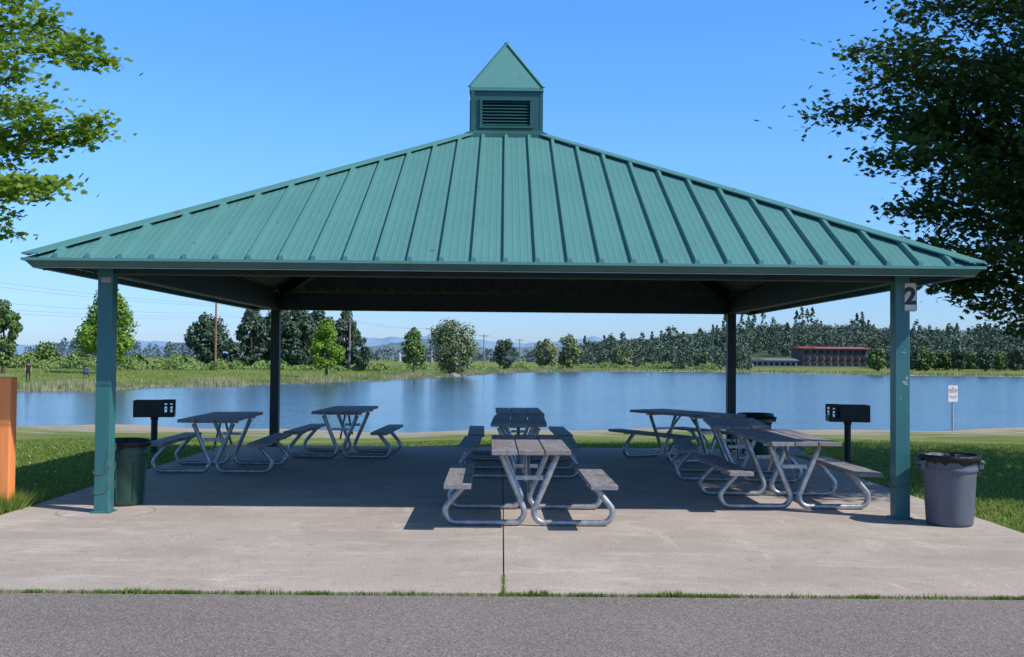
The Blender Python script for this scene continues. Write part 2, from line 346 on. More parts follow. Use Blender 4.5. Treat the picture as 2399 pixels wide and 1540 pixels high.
mb=MB(); mb.add([(-160,18,WZ),(340,18,WZ),(340,240,WZ),(-160,240,WZ)],[(0,1,2,3)]); structure(mb.obj('lake_water',M['water']))
mb=MB()
SX0,SX1,SY0,SY1=-4.883,4.789,-7.52,4.22
mb.box(((SX0-.005)/2,(SY0+SY1)/2,-.06),(-SX0-.005,SY1-SY0,.12)); mb.box(((SX1+.005)/2,(SY0+SY1)/2,-.06),(SX1-.005,SY1-SY0,.12))
mb.prism([(SX0-.004,-7.52),(SX0-.004,-4.2),(-9.5,-6.2),(-9.5,-7.52)],'z',-.10,-.004)
mb.prism([(SX1+.004,-7.52),(9.5,-7.52),(9.5,-6.3),(SX1+.004,-5.0)],'z',-.10,-.004)
structure(mb.obj('pavement',M['conc'],bevel=.004))
mb=MB(); mb.add([(-80,-40,-.014),(80,-40,-.014),(80,-7.57,-.014),(-80,-7.57,-.014)],[(0,1,2,3)]); structure(mb.obj('path',M['asph']))
mb=MB()
for px in(-3.96,3.98):
    pts=[(px+.47*math.cos(t),-3.954+.47*math.sin(t),.003) for t in np.linspace(0,2*PI,49)]
    q=[(px+.463*math.cos(t),-3.954+.463*math.sin(t),.003) for t in np.linspace(0,2*PI,49)]
    mb.add(pts+q,[(i,i+1,i+50,i+49) for i in range(48)])
structure(mb.obj('pavement_joint',M['asph']))
# ------------------------------------------------------------------ pavilion
A=4.572; ZT=2.477; ZB=2.398; ZC=4.5475; WC=.466; PX=3.98; PY=3.98; PW=.15; SL=(ZC-ZT)/(A-WC)
pav=thing('picnic_pavilion','green metal hip-roofed picnic shelter with louvred cupola on four posts','pavilion')
def rot4(k,p): 
    c,s=[(1,0),(0,1),(-1,0),(0,-1)][k]; return (c*p[0]-s*p[1],s*p[0]+c*p[1],p[2])
def zs(d): return ZT+SL*(A-d)
mb=MB()
nn=Vector((0,-SL,1)).normalized()
def strip(k,u,w0,w1,h,d0,d1,off=0):
    P=[]
    for d in(d0,d1):
        for (uu,hh) in((u-w0/2,0),(u-w1/2,h),(u+w1/2,h),(u+w0/2,0)):
            P.append(rot4(k,(uu,-d,zs(d)+off+hh/nn.z)))
    mb.add(P,[(0,1,5,4),(1,2,6,5),(2,3,7,6),(0,3,2,1),(4,5,6,7)])
for k in range(4):
    P=[rot4(k,p) for p in((-A,-A,ZT),(A,-A,ZT),(WC,-WC,ZC),(-WC,-WC,ZC))]; mb.add(P,[(0,1,2,3)])
    for i in range(-14,15):
        u=i*.3048; strip(k,u,.056,.036,.040,A,max(abs(u)+.02,WC))
    for i in range(-15,15):
        for j in(.27,.5,.73):
            u=(i+j)*.3048
            if abs(u)<A-.1: strip(k,u,.030,.008,.0022,A,max(abs(u)+.03,WC))
    for sgn in(-1,1):
        o=.052
        P=[rot4(k,p) for p in((sgn*(A+.01),-A-.01,ZT+o),(sgn*(A-.15),-A-.01,ZT+o),(sgn*(WC-.12),-WC,ZC+o),(sgn*WC,-WC,ZC+o))]
        Q=[(p[0],p[1],p[2]-.016) for p in P]
        mb.add(P+Q,[(0,1,2,3) if sgn<0 else (3,2,1,0),(1,5,6,2),(0,4,5,1)])
    mb.add([rot4(k,p) for p in((-A-.014,-A-.014,ZT-.022),(A+.014,-A-.014,ZT-.022),(A+.014,-A-.014,ZT+.004),(-A-.014,-A-.014,ZT+.004))],[(0,1,2,3)])
roof=mb.obj('roof',M['roof'],pav)
mb=MB()
for k in range(4):
    o=A-.002; i2=A-.062
    P=[rot4(k,p) for p in((-o,-o,ZT-.01),(o,-o,ZT-.01),(i2,-i2,ZB),(-i2,-i2,ZB))]
    o3=A-.09;P+=[rot4(k,p) for p in((-o3,-o3,ZB),(o3,-o3,ZB),(o3,-o3,ZT-.02),(-o3,-o3,ZT-.02))]
    mb.add(P,[(0,3,2,1),(3,4,5,2),(4,7,6,5)],0)
fas=mb.obj('fascia',M['green'],pav)
mb=MB()
for k in range(4):
    a1=rot4(k,(-A+.07,-A+.066,ZB-.005)); b1=rot4(k,(A-.07,-A+.066,ZB-.005)); mb.beam(a1,b1,.012,.006)
mb.obj('fascia_trim',M['trim'],pav)
mb=MB(); 
for k in range(4):
    t=.05
    def zc(d): return zs(d)-t
    for i in range(-15,15):
        u0,u1=i*.3048,(i+1)*.3048; prof=[(u0,0),(u0+.10,0),(u0+.115,.018),(u0+.19,.018),(u0+.205,0),(u1,0)]
        for (ua,ha),(ub,hb) in zip(prof[:-1],prof[1:]):
            da=max(abs(ua),.02); db=max(abs(ub),.02)
            P=[rot4(k,p) for p in((ua,-(A-.09),zc(A-.09)+ha),(ub,-(A-.09),zc(A-.09)+hb),(ub,-db,zc(db)+hb),(ua,-da,zc(da)+ha))]
            if max(da,db)<A-.1: mb.add(P,[(3,2,1,0)])
mb.obj('ceiling',M['ceil'],pav)
for (sx,sy) in((-1,-1),(1,-1),(-1,1),(1,1)):
    mb=MB(); mb.box((0,0,1.31),(PW,PW,2.62)); mb.box((0,0,.008),(PW+.05,PW+.05,.016))
    if sx>0 and sy<0:
        for (x,z,w_,h_) in((.01,1.66,.07,.012),(.03,1.69,.05,.006),(.02,1.36,.08,.03),(.04,1.40,.03,.05),(.035,1.34,.05,.02),(-.05,1.55,.02,.008),(-.02,1.2,.012,.03)):
            P=[(x+w_/2*math.cos(t)*rng.uniform(.5,1),-PW/2-.0025,z+h_/2*math.sin(t)*rng.uniform(.5,1.2)) for t in np.linspace(0,2*PI,9,endpoint=False)]
            mb.add(P,[list(range(9))],1)
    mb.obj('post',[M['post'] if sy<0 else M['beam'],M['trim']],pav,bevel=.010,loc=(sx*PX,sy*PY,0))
for k in range(4):
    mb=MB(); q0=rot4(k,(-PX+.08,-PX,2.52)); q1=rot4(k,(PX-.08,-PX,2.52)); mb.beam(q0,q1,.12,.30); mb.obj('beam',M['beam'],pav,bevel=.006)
for (sx,sy) in((-1,-1),(1,-1),(-1,1),(1,1)):
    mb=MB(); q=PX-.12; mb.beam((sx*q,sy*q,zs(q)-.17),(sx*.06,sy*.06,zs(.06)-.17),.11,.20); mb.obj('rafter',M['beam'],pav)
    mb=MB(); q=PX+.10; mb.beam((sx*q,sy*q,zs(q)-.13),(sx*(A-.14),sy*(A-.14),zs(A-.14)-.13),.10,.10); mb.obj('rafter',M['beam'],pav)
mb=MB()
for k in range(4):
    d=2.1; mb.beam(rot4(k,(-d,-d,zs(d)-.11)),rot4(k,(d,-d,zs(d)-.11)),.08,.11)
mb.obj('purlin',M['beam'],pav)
CZ=5.17
mb=MB(); wi=.335; z0v,z1v=4.66,5.03
for k in range(4):
    for (x0,x1,z0,z1) in((-WC,-wi,ZC-.25,CZ),(wi,WC,ZC-.25,CZ),(-wi,wi,ZC-.25,z0v),(-wi,wi,z1v,CZ)):
        mb.add([rot4(k,p) for p in((x0,-WC,z0),(x1,-WC,z0),(x1,-WC,z1),(x0,-WC,z1))],[(0,1,2,3)])
    c=.56; mb.add([rot4(k,p) for p in((-c,-c,zs(c)+.055),(c,-c,zs(c)+.055),(WC,-WC-.003,ZC+.07),(-WC,-WC-.003,ZC+.07))],[(0,1,2,3)])
    mb.add([rot4(k,p) for p in((-c,-c,zs(c)+.0),(c,-c,zs(c)+.0),(c,-c,zs(c)+.055),(-c,-c,zs(c)+.055))],[(0,1,2,3)])
    mb.box(rot4(k,(-WC+.016,-WC-.004,(ZC+CZ)/2+.03)),(.045,.045,CZ-ZC-.07))
cup=mb.obj('cupola',M['green'],pav)
for k in range(4):
    mb=MB()
    for (x,z,dx,dz) in((0,z0v,.72,.03),(0,z1v,.72,.03),(-wi,(z0v+z1v)/2,.03,.34),(wi,(z0v+z1v)/2,.03,.34)):
        p=rot4(k,(x,-WC-.012,z)); d=(dx,.03,dz) if k%2==0 else (.03,dx,dz); mb.box(p,d,0)
    for j in range(8):
        z=z0v+.032+j*.0425
        P=[rot4(k,p) for p in((-wi+.015,-WC-.008,z-.004),(wi-.015,-WC-.008,z-.004),(wi-.015,-WC+.045,z+.036),(-wi+.015,-WC+.045,z+.036))]
        Q=[(p[0],p[1],p[2]+.006) for p in P]; mb.add(P+Q,[(3,2,1,0),(4,5,6,7),(0,1,5,4)],0)
    b=WC-.10; mb.add([rot4(k,p) for p in((-b,-b,z0v-.1),(b,-b,z0v-.1),(b,-b,z1v+.05),(-b,-b,z1v+.05))],[(0,1,2,3)],1)  # near-black sheet stands in for the unlit inside of the cupola
    mb.obj('louvre_vent',[M['green'],M['dark']],cup)
mb=MB(); e=.497; ap=5.93
for k in range(4):
    mb.add([rot4(k,p) for p in((-e,-e,CZ+.02),(e,-e,CZ+.02),(0,0,ap))],[(0,1,2)],0)
    mb.add([rot4(k,p) for p in((-e,-e,CZ-.025),(e,-e,CZ-.025),(e,-e,CZ+.02),(-e,-e,CZ+.02))],[(0,1,2,3)],0)
    mb.add([rot4(k,p) for p in((-e,-e,CZ-.025),(e,-e,CZ-.025),(WC,-WC,CZ-.02),(-WC,-WC,CZ-.02))],[(3,2,1,0)],0)
    mb.beam(rot4(k,(-e,-e,CZ+.025)),(0,0,ap+.008),.05,.014)
mb.obj('cupola_roof',M['roof'],cup)
# number sign
sg=thing('number_sign','white metal plate with bold black number 2 on post','sign',(PX+.072,-PY-PW/2-.012,2.215))
mb=MB()
def rrect(w,h,r,n=6):
    P=[]
    for (cx,cy,a0) in((w/2-r,h/2-r,0),(-w/2+r,h/2-r,90),(-w/2+r,-h/2+r,180),(w/2-r,-h/2+r,270)):
        for i in range(n+1):
            t=math.radians(a0+90*i/n); P.append((cx+r*math.cos(t),cy+r*math.sin(t)))
    return P
mb.prism(rrect(.130,.290,.02),'y',-.003,.003); mb.obj('plate',M['offw'],sg)
mb=MB(); o_=rrect(.126,.286,.018); i_=rrect(.114,.274,.012); n_=len(o_); mb.add([(p[0],-.0045,p[1]) for p in o_]+[(p[0],-.0045,p[1]) for p in i_],[(i,(i+1)%n_,(i+1)%n_+n_,i+n_) for i in range(n_)]); mb.obj('border',M['ink'],sg)
text_mesh('lettering','2',.23,M['ink'],sg,(0,-.004,.0),offset=.009)
mb=MB(); mb.box((-.0,-.0,0),(.10,.003,.05)); o=mb.obj('tape_patch',M['trim'],loc=(-PX+.01,-PY-PW/2-.004,2.31)); tag(o,'pale strip of tape stuck on a teal post','tape')
mb=MB()
P=[]; hw=PW/2+.006
for i in range(90):
    t=i/89; a=t*2*PI*2.2; x=max(-hw,min(hw,.13*math.cos(a))); y=max(-hw,min(hw,.13*math.sin(a))); P.append((x,y,.17+.42*t+.12*math.sin(a)))
mb.tube(P,.0028,6); P=[(.05,-hw,.42),(.07,-.10,.5),(.10,-.10,.66)]; mb.tube(P,.002,6)
o=mb.obj('twine',M['rope'],loc=(-PX,-PY,0)); tag(o,'frayed brown twine looped around a teal post','twine','twine tied around the shelter posts')
mb=MB()
P=[(max(-hw,min(hw,.13*math.cos(a))),max(-hw,min(hw,.13*math.sin(a))),.36+.05*math.sin(a*1.0+1)) for a in np.linspace(0,2*PI*1.5,60)]
mb.tube(P,.0028,6); o=mb.obj('twine',M['rope'],loc=(PX,-PY,0)); tag(o,'brown twine wrapped low around a teal post','twine','twine tied around the shelter posts')
# ------------------------------------------------------------------ picnic tables
def build_table():
    T=thing('picnic_table','grey weathered plank picnic table with galvanised tube legs','picnic table',group='picnic tables under the shelter')
    L=1.98; FY=.55
    mb=MB()
    for i in(-1,0,1):
        mb.box((i*.241,rng.uniform(-.008,.008),.72+i*.002),(.230,L,.042))
        for y in(-FY,FY,0):
            for d in(-.07,.07): mb.lathe([(.011,.741),(.009,.7445),(.0001,.7455)],8,mi=1,c=(i*.241+d,y,0))
    mb.obj('tabletop',[M['wood'],M['galv']],T,bevel=.006)
    for s in(-1,1):
        mb=MB(); mb.box((0,0,0),(.245,L,.042))
        for y in(-FY,FY):
            for d in(-.07,.07): mb.lathe([(.011,.021),(.009,.0245),(.0001,.0255)],8,mi=1,c=(d,y,0))
        mb.obj('seat',[M['wood'],M['galv']],T,bevel=.006,loc=(s*.66,0,.412))
    for y in(-FY,FY):
        mb=MB()
        for s in(-1,1):
            P=fillet([(s*.26,y,.66),(s*-.005,y,.031),(s*.90,y,.031),(s*.61,y,.37)],[.10,.10]); mb.tube(P,.029,12)
            mb.box((s*.655,y,.384),(.24,.05,.012)); mb.box((s*.60,y,.372),(.06,.06,.02))
        mb.box((0,y,.684),(.66,.05,.03)); mb.box((0,y,.45),(.26,.012,.04))
        mb.obj('leg',M['galv'],T,bevel=0)
    mb=MB()
    for s in(-1,1):
        mb.tube([(0,s*(FY-.02),.30),(0,s*.10,.69)],.016,8)
        mb.box((0,s*.06,.694),(.5,.04,.012))
    mb.obj('brace',M['galv'],T)
    return T
T=build_table(); R_=math.radians
T.location=(.235,-4.12,0); T.rotation_euler[2]=R_(.6); T['label']='sunlit grey plank picnic table with galvanised tube legs on concrete'
for (x,y,a) in((.21,-.15,-1),(.24,2.22,1),(-2.50,2.42,-2),(-3.88,.15,1.5),(3.07,-2.86,.5),(3.10,-.36,-7),(2.88,2.22,30)):
    copy_thing(T,(x,y,0),R_(a),'dark weathered plank picnic table with tube legs in shade')
# ------------------------------------------------------------------ trash cans
def can(name,label,loc,mat,handles=True,ribs=False,text=None,rz=0):
    C=thing(name,label,'trash can',loc,rz,group='trash cans beside the shelter posts')
    mb=MB()
    mb.lathe([(.0001,.0),(.205,.0),(.226,.012),(.232,.04),(.262,.50),(.266,.515),(.276,.52),(.277,.545),(.272,.56),(.275,.625),(.292,.63),(.296,.655),(.288,.668),(.270,.660),(.262,.56),(.225,.03),(.0001,.03)],44,mod=None)
    if ribs:
        for j in range(8):
            a=2*PI*j/8+.2; 
            mb.tube([(.238*math.cos(a),.238*math.sin(a),.06),(.262*math.cos(a),.262*math.sin(a),.46)],.012,8)
    mb.obj('body',mat,C)
    if handles:
        for s in(-1,1):
            mb=MB(); mb.tube(fillet([(s*.27,-.09,.62),(s*.335,-.075,.60),(s*.335,.075,.60),(s*.27,.09,.62)],[.03,.03],4),.014,8); mb.box((s*.30,0,.615),(.06,.15,.018)); mb.box((s*.300,-.07,.58),(.05,.02,.08)); mb.box((s*.300,.07,.58),(.05,.02,.08)); mb.obj('handle',mat,C,bevel=.004)
    mb=MB(); w_=rng.uniform(-1,1,48)
    prof=[(.286,.605),(.299,.615),(.302,.645),(.303,.668),(.290,.680),(.274,.672),(.262,.60),(.235,.42),(.0001,.36)]
    def md(a,z): 
        i=int(a/(2*PI)*48)%48; return 1+.012*w_[i]+.008*math.sin(a*9+z*30)
    mb.lathe(prof,48,mod=md); 
    for i in range(48): 
        x,y,z=mb.v[i]; mb.v[i]=(x,y,z+.022*w_[(i*7)%48])
    mb.obj('liner',M['bag'],C)
    if text: text_mesh('lettering',text,.055,M['cantxt'],C,(-.06,-.2735,.522),rot=(PI/2-.06,0,0),offset=.002,extrude=.001,spacing=1.15)
    return C
c1=can('trash_can','dark green plastic trash can with liner beside teal post',(-3.99,-3.42,0),M['cangr'],True,True,rz=R_(80))
c1.scale=(.90,.90,1.0)
C2=can('trash_can','grey plastic trash can with black liner beside teal post',(4.31,-4.38,0),M['cang'],True,False,'BRUTE',rz=.0)
C2.scale=(.93,.93,1.0)
can('trash_can','dark trash can with black liner near rear post',(4.24,3.25,0),M['cangr'],True,True)
# ------------------------------------------------------------------ grills
def grill(loc,sgn,rz,dep=.19):
    G=thing('park_grill','black iron pedestal park grill with slotted firebox on grass','grill',loc,rz,group='pedestal grills beside the shelter')
    mb=MB(); mb.tube([(0,0,-.1),(0,0,.60)],.052,16); mb.tube([(0,0,.585),(0,0,.64)],.062,16); mb.box((0,0,.012),(.16,.16,.02)); mb.obj('pedestal',M['black'],G)
    mb=MB(); zb,zt=.64,.90
    mb.box((0,0,zb),(.62,2*dep,.012))
    for y in(-dep,dep):
        mb.box((-.10*sgn,y,(zb+zt)/2),(.42,.010,zt-zb))
        for xc in(.125,.215,.300): mb.box((sgn*xc,y,(zb+zt)/2),(.030,.010,zt-zb))
        for zz in(zb+.03,zt-.02): mb.box((sgn*.21,y,zz),(.21,.008,.05))
        for xc in(.17,.26):
            for zz in(zb+.11,zb+.17): mb.box((sgn*xc-.012,y,zz),(.028,.009,.014),mat=Matrix.Rotation(.5,3,'Y'))
    mb.box((-.31*sgn,0,(zb+zt)/2),(.010,2*dep-.01,zt-zb)); mb.box((.31*sgn,0,zb+.05),(.010,2*dep-.01,.10))
    mb.obj('firebox',M['black'],G)
    mb=MB()
    for i in range(9):
        y=-(dep-.03)+i*(dep-.03)/4; mb.tube([(-.29,y,zb+.17),(.29,y,zb+.17)],.006,6)
    mb.tube([(-.29,-dep+.02,zb+.17),(-.29,dep-.02,zb+.17)],.008,6); mb.tube([(.29,-dep+.02,zb+.17),(.29,dep-.02,zb+.17)],.008,6)
    mb.obj('grate',M['black'],G)
grill((5.50,2.35,lz(5.5,2.35)),-1,R_(-8)); grill((-5.62,2.6,lz(-5.6,2.6)-.03),1,R_(14))
# ------------------------------------------------------------------ wooden post w/ board
P_=thing('wooden_post','square orange stained wooden post with white board in grass','post',(-5.05,-3.80,-.03))
mb=MB(); mb.prism([(-.075,-.075),(.075,-.075),(.075,.075),(-.075,.075)],'z',-.2,1.36); mb.obj('timber',M['orange'],P_,bevel=.012)
mb=MB(); mb.box((-.47,-.086,.82),(.8,.02,1.0)); mb.obj('board',M['white'],P_,bevel=.004)
mb=MB(); mb.box((-.92,0,.65),(.15,.15,1.5)); mb.obj('timber',M['orange'],P_,bevel=.012)
# ------------------------------------------------------------------ lifeguard sign
sx_,sy_=18.15,28.3
LG=thing('warning_sign','white no-lifeguard warning sign with red lettering on metal post','sign',(sx_,sy_,-1.16))
mb=MB(); mb.tube([(0,.03,-.3),(0,.03,1.75)],.042,10); mb.obj('post',M['trim'],LG)
mb=MB(); mb.prism(rrect(.38,.66,.03),'y',-.006,.004); mb.obj('plate',M['white'],LG,loc=(0,-.018,1.46))
text_mesh('lettering','NO\nLIFEGUARD\nON DUTY',.072,M['red'],LG,(0,-.026,1.60),offset=.0015,line=1.1)
text_mesh('lettering','SWIM AT YOUR\nOWN RISK',.046,M['red'],LG,(0,-.026,1.32),offset=.0008,line=1.4)
# ------------------------------------------------------------------ near maples
def near_tree(name,label,base,ztrunk,cen,rx,rzu,rzd,limbs,perlimb,nl,ls,mat,seed,flat=.10,spread=.30,extra=[],keep=None):
    global rng
    rng=np.random.default_rng(seed)
    T=thing(name,label,'tree',base)
    bz=base[2]; mb=MB(); cz=cen-bz
    H=cz+rzu*.8
    tp=[(0,0,-.2),(.03,.02,.8),(-.02,.05,2.0),(.05,0,cz*.7),(0,0,cz),(.05,.05,H)]
    mb.tube(tp,[.24,.19,.16,.13,.10,.03],12)
    C=[];
    def extent(dz): 
        r=rzu if dz>0 else rzd; q=1-(dz/r)**2; return rx*math.sqrt(max(q,.02))
    L=[]
    for i in range(limbs):
        f=(i+.5)/limbs; dz=-rzd*.97+(rzd+rzu)*.95*f; az=i*2.399963+rng.uniform(-.3,.3); L.append((az,dz,extent(dz)*rng.uniform(.82,1.0)))
    for (az,zt_,R) in extra: L.append((az,zt_-cen,R))
    for (az,dz,R) in L:
        ze=cz+dz; z0=max(ztrunk*.6, ze-R*.28-.3); z0=min(z0,H-.3); d=Vector((math.cos(az),math.sin(az),0)); side=Vector((-d.y,d.x,0))
        pts=[]; 
        for t in np.linspace(0,1,8):
            pts.append(d*(R*t)+Vector((0,0,z0+(ze-z0)*(t**.7)-.10*math.sin(t*PI*2)))+side*(.12*R*math.sin(t*3+R*7)*rng.uniform(.3,.6)))
        mb.tube(pts,.06*min(1,R/4)+.02,7,r2=.008)
        for j in range(perlimb):
            t=.28+.72*(j+rng.uniform(0,1))/perlimb; k=min(int(t*7),6); q=t*7-k; p=pts[k].lerp(pts[k+1],q)
            sg_=1 if j%2 else -1; ln=(.35+.42*R*(1-t)*.8+.25)*rng.uniform(.6,1.15); an=rng.uniform(.5,1.15)*sg_
            dd=(d*math.cos(an)+side*math.sin(an)); tw=[p]
            for m_ in(1,2,3): tw.append(tw[-1]+dd*(ln/3)+Vector((rng.normal(0,.05),rng.normal(0,.05),rng.normal(.02,.05)))*ln)
            mb.tube(tw,.014,5,r2=.004,cap=False)
            for m_ in range(1,4): C.append((tw[m_],ln))
    mb.obj('trunk',M['bark'],T)
    cs=np.array([tuple(c[0]) for c in C]); nC=len(cs)
    wt=np.ones(nC)
    if keep: wt=np.where(cs[:,0]*keep>0.6,.35,1.0)
    idx=rng.choice(nC,nl,p=wt/wt.sum())
    off=rng.normal(size=(nl,3))*np.array([spread,spread,flat]); off[:,2]-=.04
    P=cs[idx]+off*rng.uniform(.5,1.2,(nC,1))[idx]; Nr=np.stack([rng.normal(0,.55,nl),rng.normal(0,.55,nl)-.25,np.ones(nl)*.8],-1)
    tint=rng.uniform(0,1,nl)*.7+.3*rng.uniform(0,1,nC)[idx]
    leaves('crown',P,rng.uniform(.6,1.15,nl)*ls,Nr,MAPLE,tint,mat,T)
    return T
near_tree('maple_tree','bright green spring maple with tiered leafy branches on grass',(-10.1,-1.6,-.03),2.5,5.7,4.45,3.6,2.45,46,14,72000,.100,M['lfL'],3,flat=.060,spread=.18,extra=[(-.1,3.65,4.4),(.2,4.5,4.7),(-.35,3.4,4.0),(.1,5.4,4.75),(-.25,6.1,4.6)],keep=-1)
near_tree('maple_tree','dark green maple with dense broad crown on grass',(10.0,-.4,-.03),2.2,6.0,4.95,3.4,3.0,66,13,92000,.098,M['lfR'],5,flat=.12,spread=.23,extra=[(PI-.30,2.85,3.9),(PI-.05,3.15,4.1),(PI+.25,3.0,3.5),(PI-.1,3.7,4.3),(PI+.12,4.3,4.9),(PI-.2,5.2,5.3),(PI+.05,5.7,5.2)],keep=1)
rng=np.random.default_rng(21)
# ------------------------------------------------------------------ mid-distance trees
def at(b,D): return (cx0+b*D, cy0+D)
def zpx(dv,D): return 1.567+dv*D/2504.8
def mid_cloud(h,w,shape,n,size,zb):
    nl=46; L=[]
    for i in range(nl):
        f=rng.uniform(0,1)**(.9); a=rng.uniform(0,2*PI)
        if shape=='round': r=math.sqrt(max(0,1-(2*f-1)**2))
        elif shape=='cone': r=(1-f)**.8*1.0+.05
        elif shape=='poplar': r=min(1,(1-f)*2.2+.12)*min(1,f*5+.45)
        elif shape=='egg': r=math.sin(PI*min(1,(f*.86+.14))**.8)
        r*=w/2*rng.uniform(.45,.85)
        L.append((r*math.cos(a),r*math.sin(a),zb+(h-zb)*(.06+.88*f),w*rng.uniform(.10,.19)*(1.0 if shape!='cone' else 1-.6*f)))
    L=np.array(L); idx=rng.integers(0,nl,n); d=rng.normal(size=(n,3)); d/=np.linalg.norm(d,axis=1,keepdims=True)
    P=L[idx,:3]+d*L[idx,3:4]*rng.uniform(.6,1.15,(n,1)); Nr=d+rng.normal(0,.5,(n,3))+np.array([0,0,.3])
    t=.35*rng.uniform(0,1,nl)[idx]+.65*rng.uniform(0,1,n); return P,Nr,t
def mid_tree(b,D,vt,wpx,shape,mat,n=2600,size=.3,label='round leafy green tree on the lake bank',base_f=.22,name='tree'):
    x,y=at(b,D); z=lz(x,y); h=zpx(vt,D)-z; wd=wpx*D/2504.8
    T=thing(name,label,'tree',(x,y,z)); mb=MB(); zb=h*base_f
    mb.tube([(0,0,-.3),(.05,0,zb),(.0,.05,h*.6),(0,0,h*.85)],[.03*h,.022*h,.012*h,.004*h],8)
    for i in range(7):
        a=rng.uniform(0,2*PI); f=rng.uniform(.25,.6); r=wd*.33; mb.tube([(0,0,h*f*.8),(r*.5*math.cos(a),r*.5*math.sin(a),h*f*.95),(r*math.cos(a),r*math.sin(a),h*(f+.16))],.009*h,6,r2=.003*h)
    mb.obj('trunk',M['bark'],T); P,Nr,t=mid_cloud(h,wd,shape,n,size,zb*.8)
    leaves('crown',P,rng.uniform(.6,1.2,n)*size,Nr,LEAF6,t,mat,T); return T
bu=lambda u:(u-1178)/2504.8
mid_tree(bu(13),112,122,80,'round',M['lfm'],6500,.27,'small round dark green tree behind the hedge',.15)
mid_tree(bu(257),120,149,150,'egg',M['lfb'],11000,.29,'bright green young maple beside the lake path',.12)
mid_tree(bu(487),170,94,98,'round',M['lfd'],5500,.42,'dark green bushy tree near a utility pole',.08)
for u,vt,wd,D in((590,112,76,172),(655,115,90,178),(700,112,100,175),(745,108,90,182),(812,108,70,178),(620,92,74,188),(680,85,110,190),(770,88,90,190)):
    mid_tree(bu(u),D,vt,wd,'poplar',M['lfd'],6500,.44,'tall dark cottonwood tree on the lake bank',.05)
mid_tree(bu(766),126,86,84,'egg',M['lfb'],6500,.25,'bright green young maple on the lake bank',.2)
mid_tree(bu(850),170,45,40,'round',M['lfd'],1500,.4,'dark shrubby tree at the edge of the cottonwoods',.08)
mid_tree(bu(970),155,72,66,'egg',M['lfm'],4200,.28,'slender green tree beside a utility pole',.2)
mid_tree(bu(1061),166,84,118,'round',M['lfo'],8500,.30,'broad olive green tree at the water edge',.04)
mid_tree(bu(1183),226,42,56,'round',M['lfd'],2600,.36,'small dark green tree in the field',.1)
mid_tree(bu(1281),246,44,64,'round',M['lfo'],3000,.42,'olive green tree on the far bank',.04)
mid_tree(bu(1332),250,56,60,'round',M['lfo'],3000,.42,'tall olive green tree on the far bank',.04)
mid_tree(bu(1461),264,30,50,'round',M['lfo'],1900,.42,'small olive tree on the far shore',.06)
mid_tree(bu(110),140,24,62,'round',M['lfm'],2400,.3,'low green shrub tree behind the hedge',.05)
mid_tree(bu(540),165,40,50,'round',M['lfd'],2000,.4,'low dark shrub tree below the pole',.05)
for i,u in enumerate((2058,2150,2172,2196,2222,2250,2281,2312,2347,2385,2415)):
    mid_tree(bu(u),rng.uniform(235,262),rng.uniform(20,36),rng.uniform(38,56),'round',M['lfm'] if i%2==0 else M['lfd'],2000,.44,'rounded green tree on the far lake shore',.08)
for (u,D,r) in((1064,157.5,.9),(1072,158,.6),(1050,158.5,.55)):
    x,y=at(bu(u),D); mb=MB(); ph=rng.uniform(0,6,4)
    mb.lathe([(.0001,.62*r),(.4*r,.55*r),(.75*r,.32*r),(.95*r,.05*r),(.9*r,-.3*r),(.0001,-.4*r)],14,mod=lambda a,z:1+.15*math.sin(2*a+ph[0]+z*3)+.1*math.sin(3*a+ph[1]-z*4))
    o=mb.obj('boulder',M['rock'],loc=(x,y,max(lz(x,y),WZ))); tag(o,'grey rounded boulder at the water edge under tree','boulder','boulders at the water edge')
# ------------------------------------------------------------------ forest masses
def forest(name,label,items,mat,npt,size):
    Ps=[];Ns=[];Ts=[];Ss=[]
    protos=[]
    for s_ in('cone','poplar','round','egg','cone','round','round','egg'):
        P,Nr,t=mid_cloud(1.0,{'cone':.36,'poplar':.46,'round':.95,'egg':.75}[s_],s_,npt,.1,.02); protos.append((P,Nr,t))
    for (x,y,h,k) in items:
        P,Nr,t=protos[k]; a=rng.uniform(0,2*PI); c,s=math.cos(a),math.sin(a); z=lz(x,y)
        Q=np.stack([P[:,0]*c-P[:,1]*s,P[:,0]*s+P[:,1]*c,P[:,2]],-1)*h+np.array([x,y,z]); Ps.append(Q)
        Ns.append(np.stack([Nr[:,0]*c-Nr[:,1]*s,Nr[:,0]*s+Nr[:,1]*c,Nr[:,2]],-1)); Ts.append(np.clip(t*.25+rng.uniform(0,.75),0,1)); Ss.append(rng.uniform(.6,1.2,len(t))*size*(h/12)**.5)
    o=leaves(name,np.concatenate(Ps),np.concatenate(Ss),np.concatenate(Ns),QUAD,np.concatenate(Ts),mat); return stuff(o,label,'forest')
it=[]
for i in range(1250):
    b=rng.uniform(.072,.60); D=rng.uniform(280,620); x,y=at(b,D)
    if D<420 and bu(1745)<b<bu(2050): continue
    k=rng.choice([0,1,2,3,5,6,7],p=[.09,.10,.22,.15,.17,.15,.12]); h=rng.uniform(6.5,10.5)
    if k in(0,1): h=rng.uniform(9,14.5)
    if b<.15: h*=.75+ (b-.07)*2
    if D<380: h*=.62
    it.append((x,y,h,k))
for u in(1700,1740,1755,1768,1790,1868,1880,1893,1905,2010,2022): it.append((*at(bu(u),rng.uniform(560,610)),rng.uniform(16,20),rng.choice([0,4])))
for i in range(150):
    b=rng.uniform(.075,.6); 
    if bu(1750)<b<bu(2045): continue
    it.append((*at(b,rng.uniform(258,285)),rng.uniform(2.5,5),2))
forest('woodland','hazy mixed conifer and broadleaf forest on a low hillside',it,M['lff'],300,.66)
it=[]
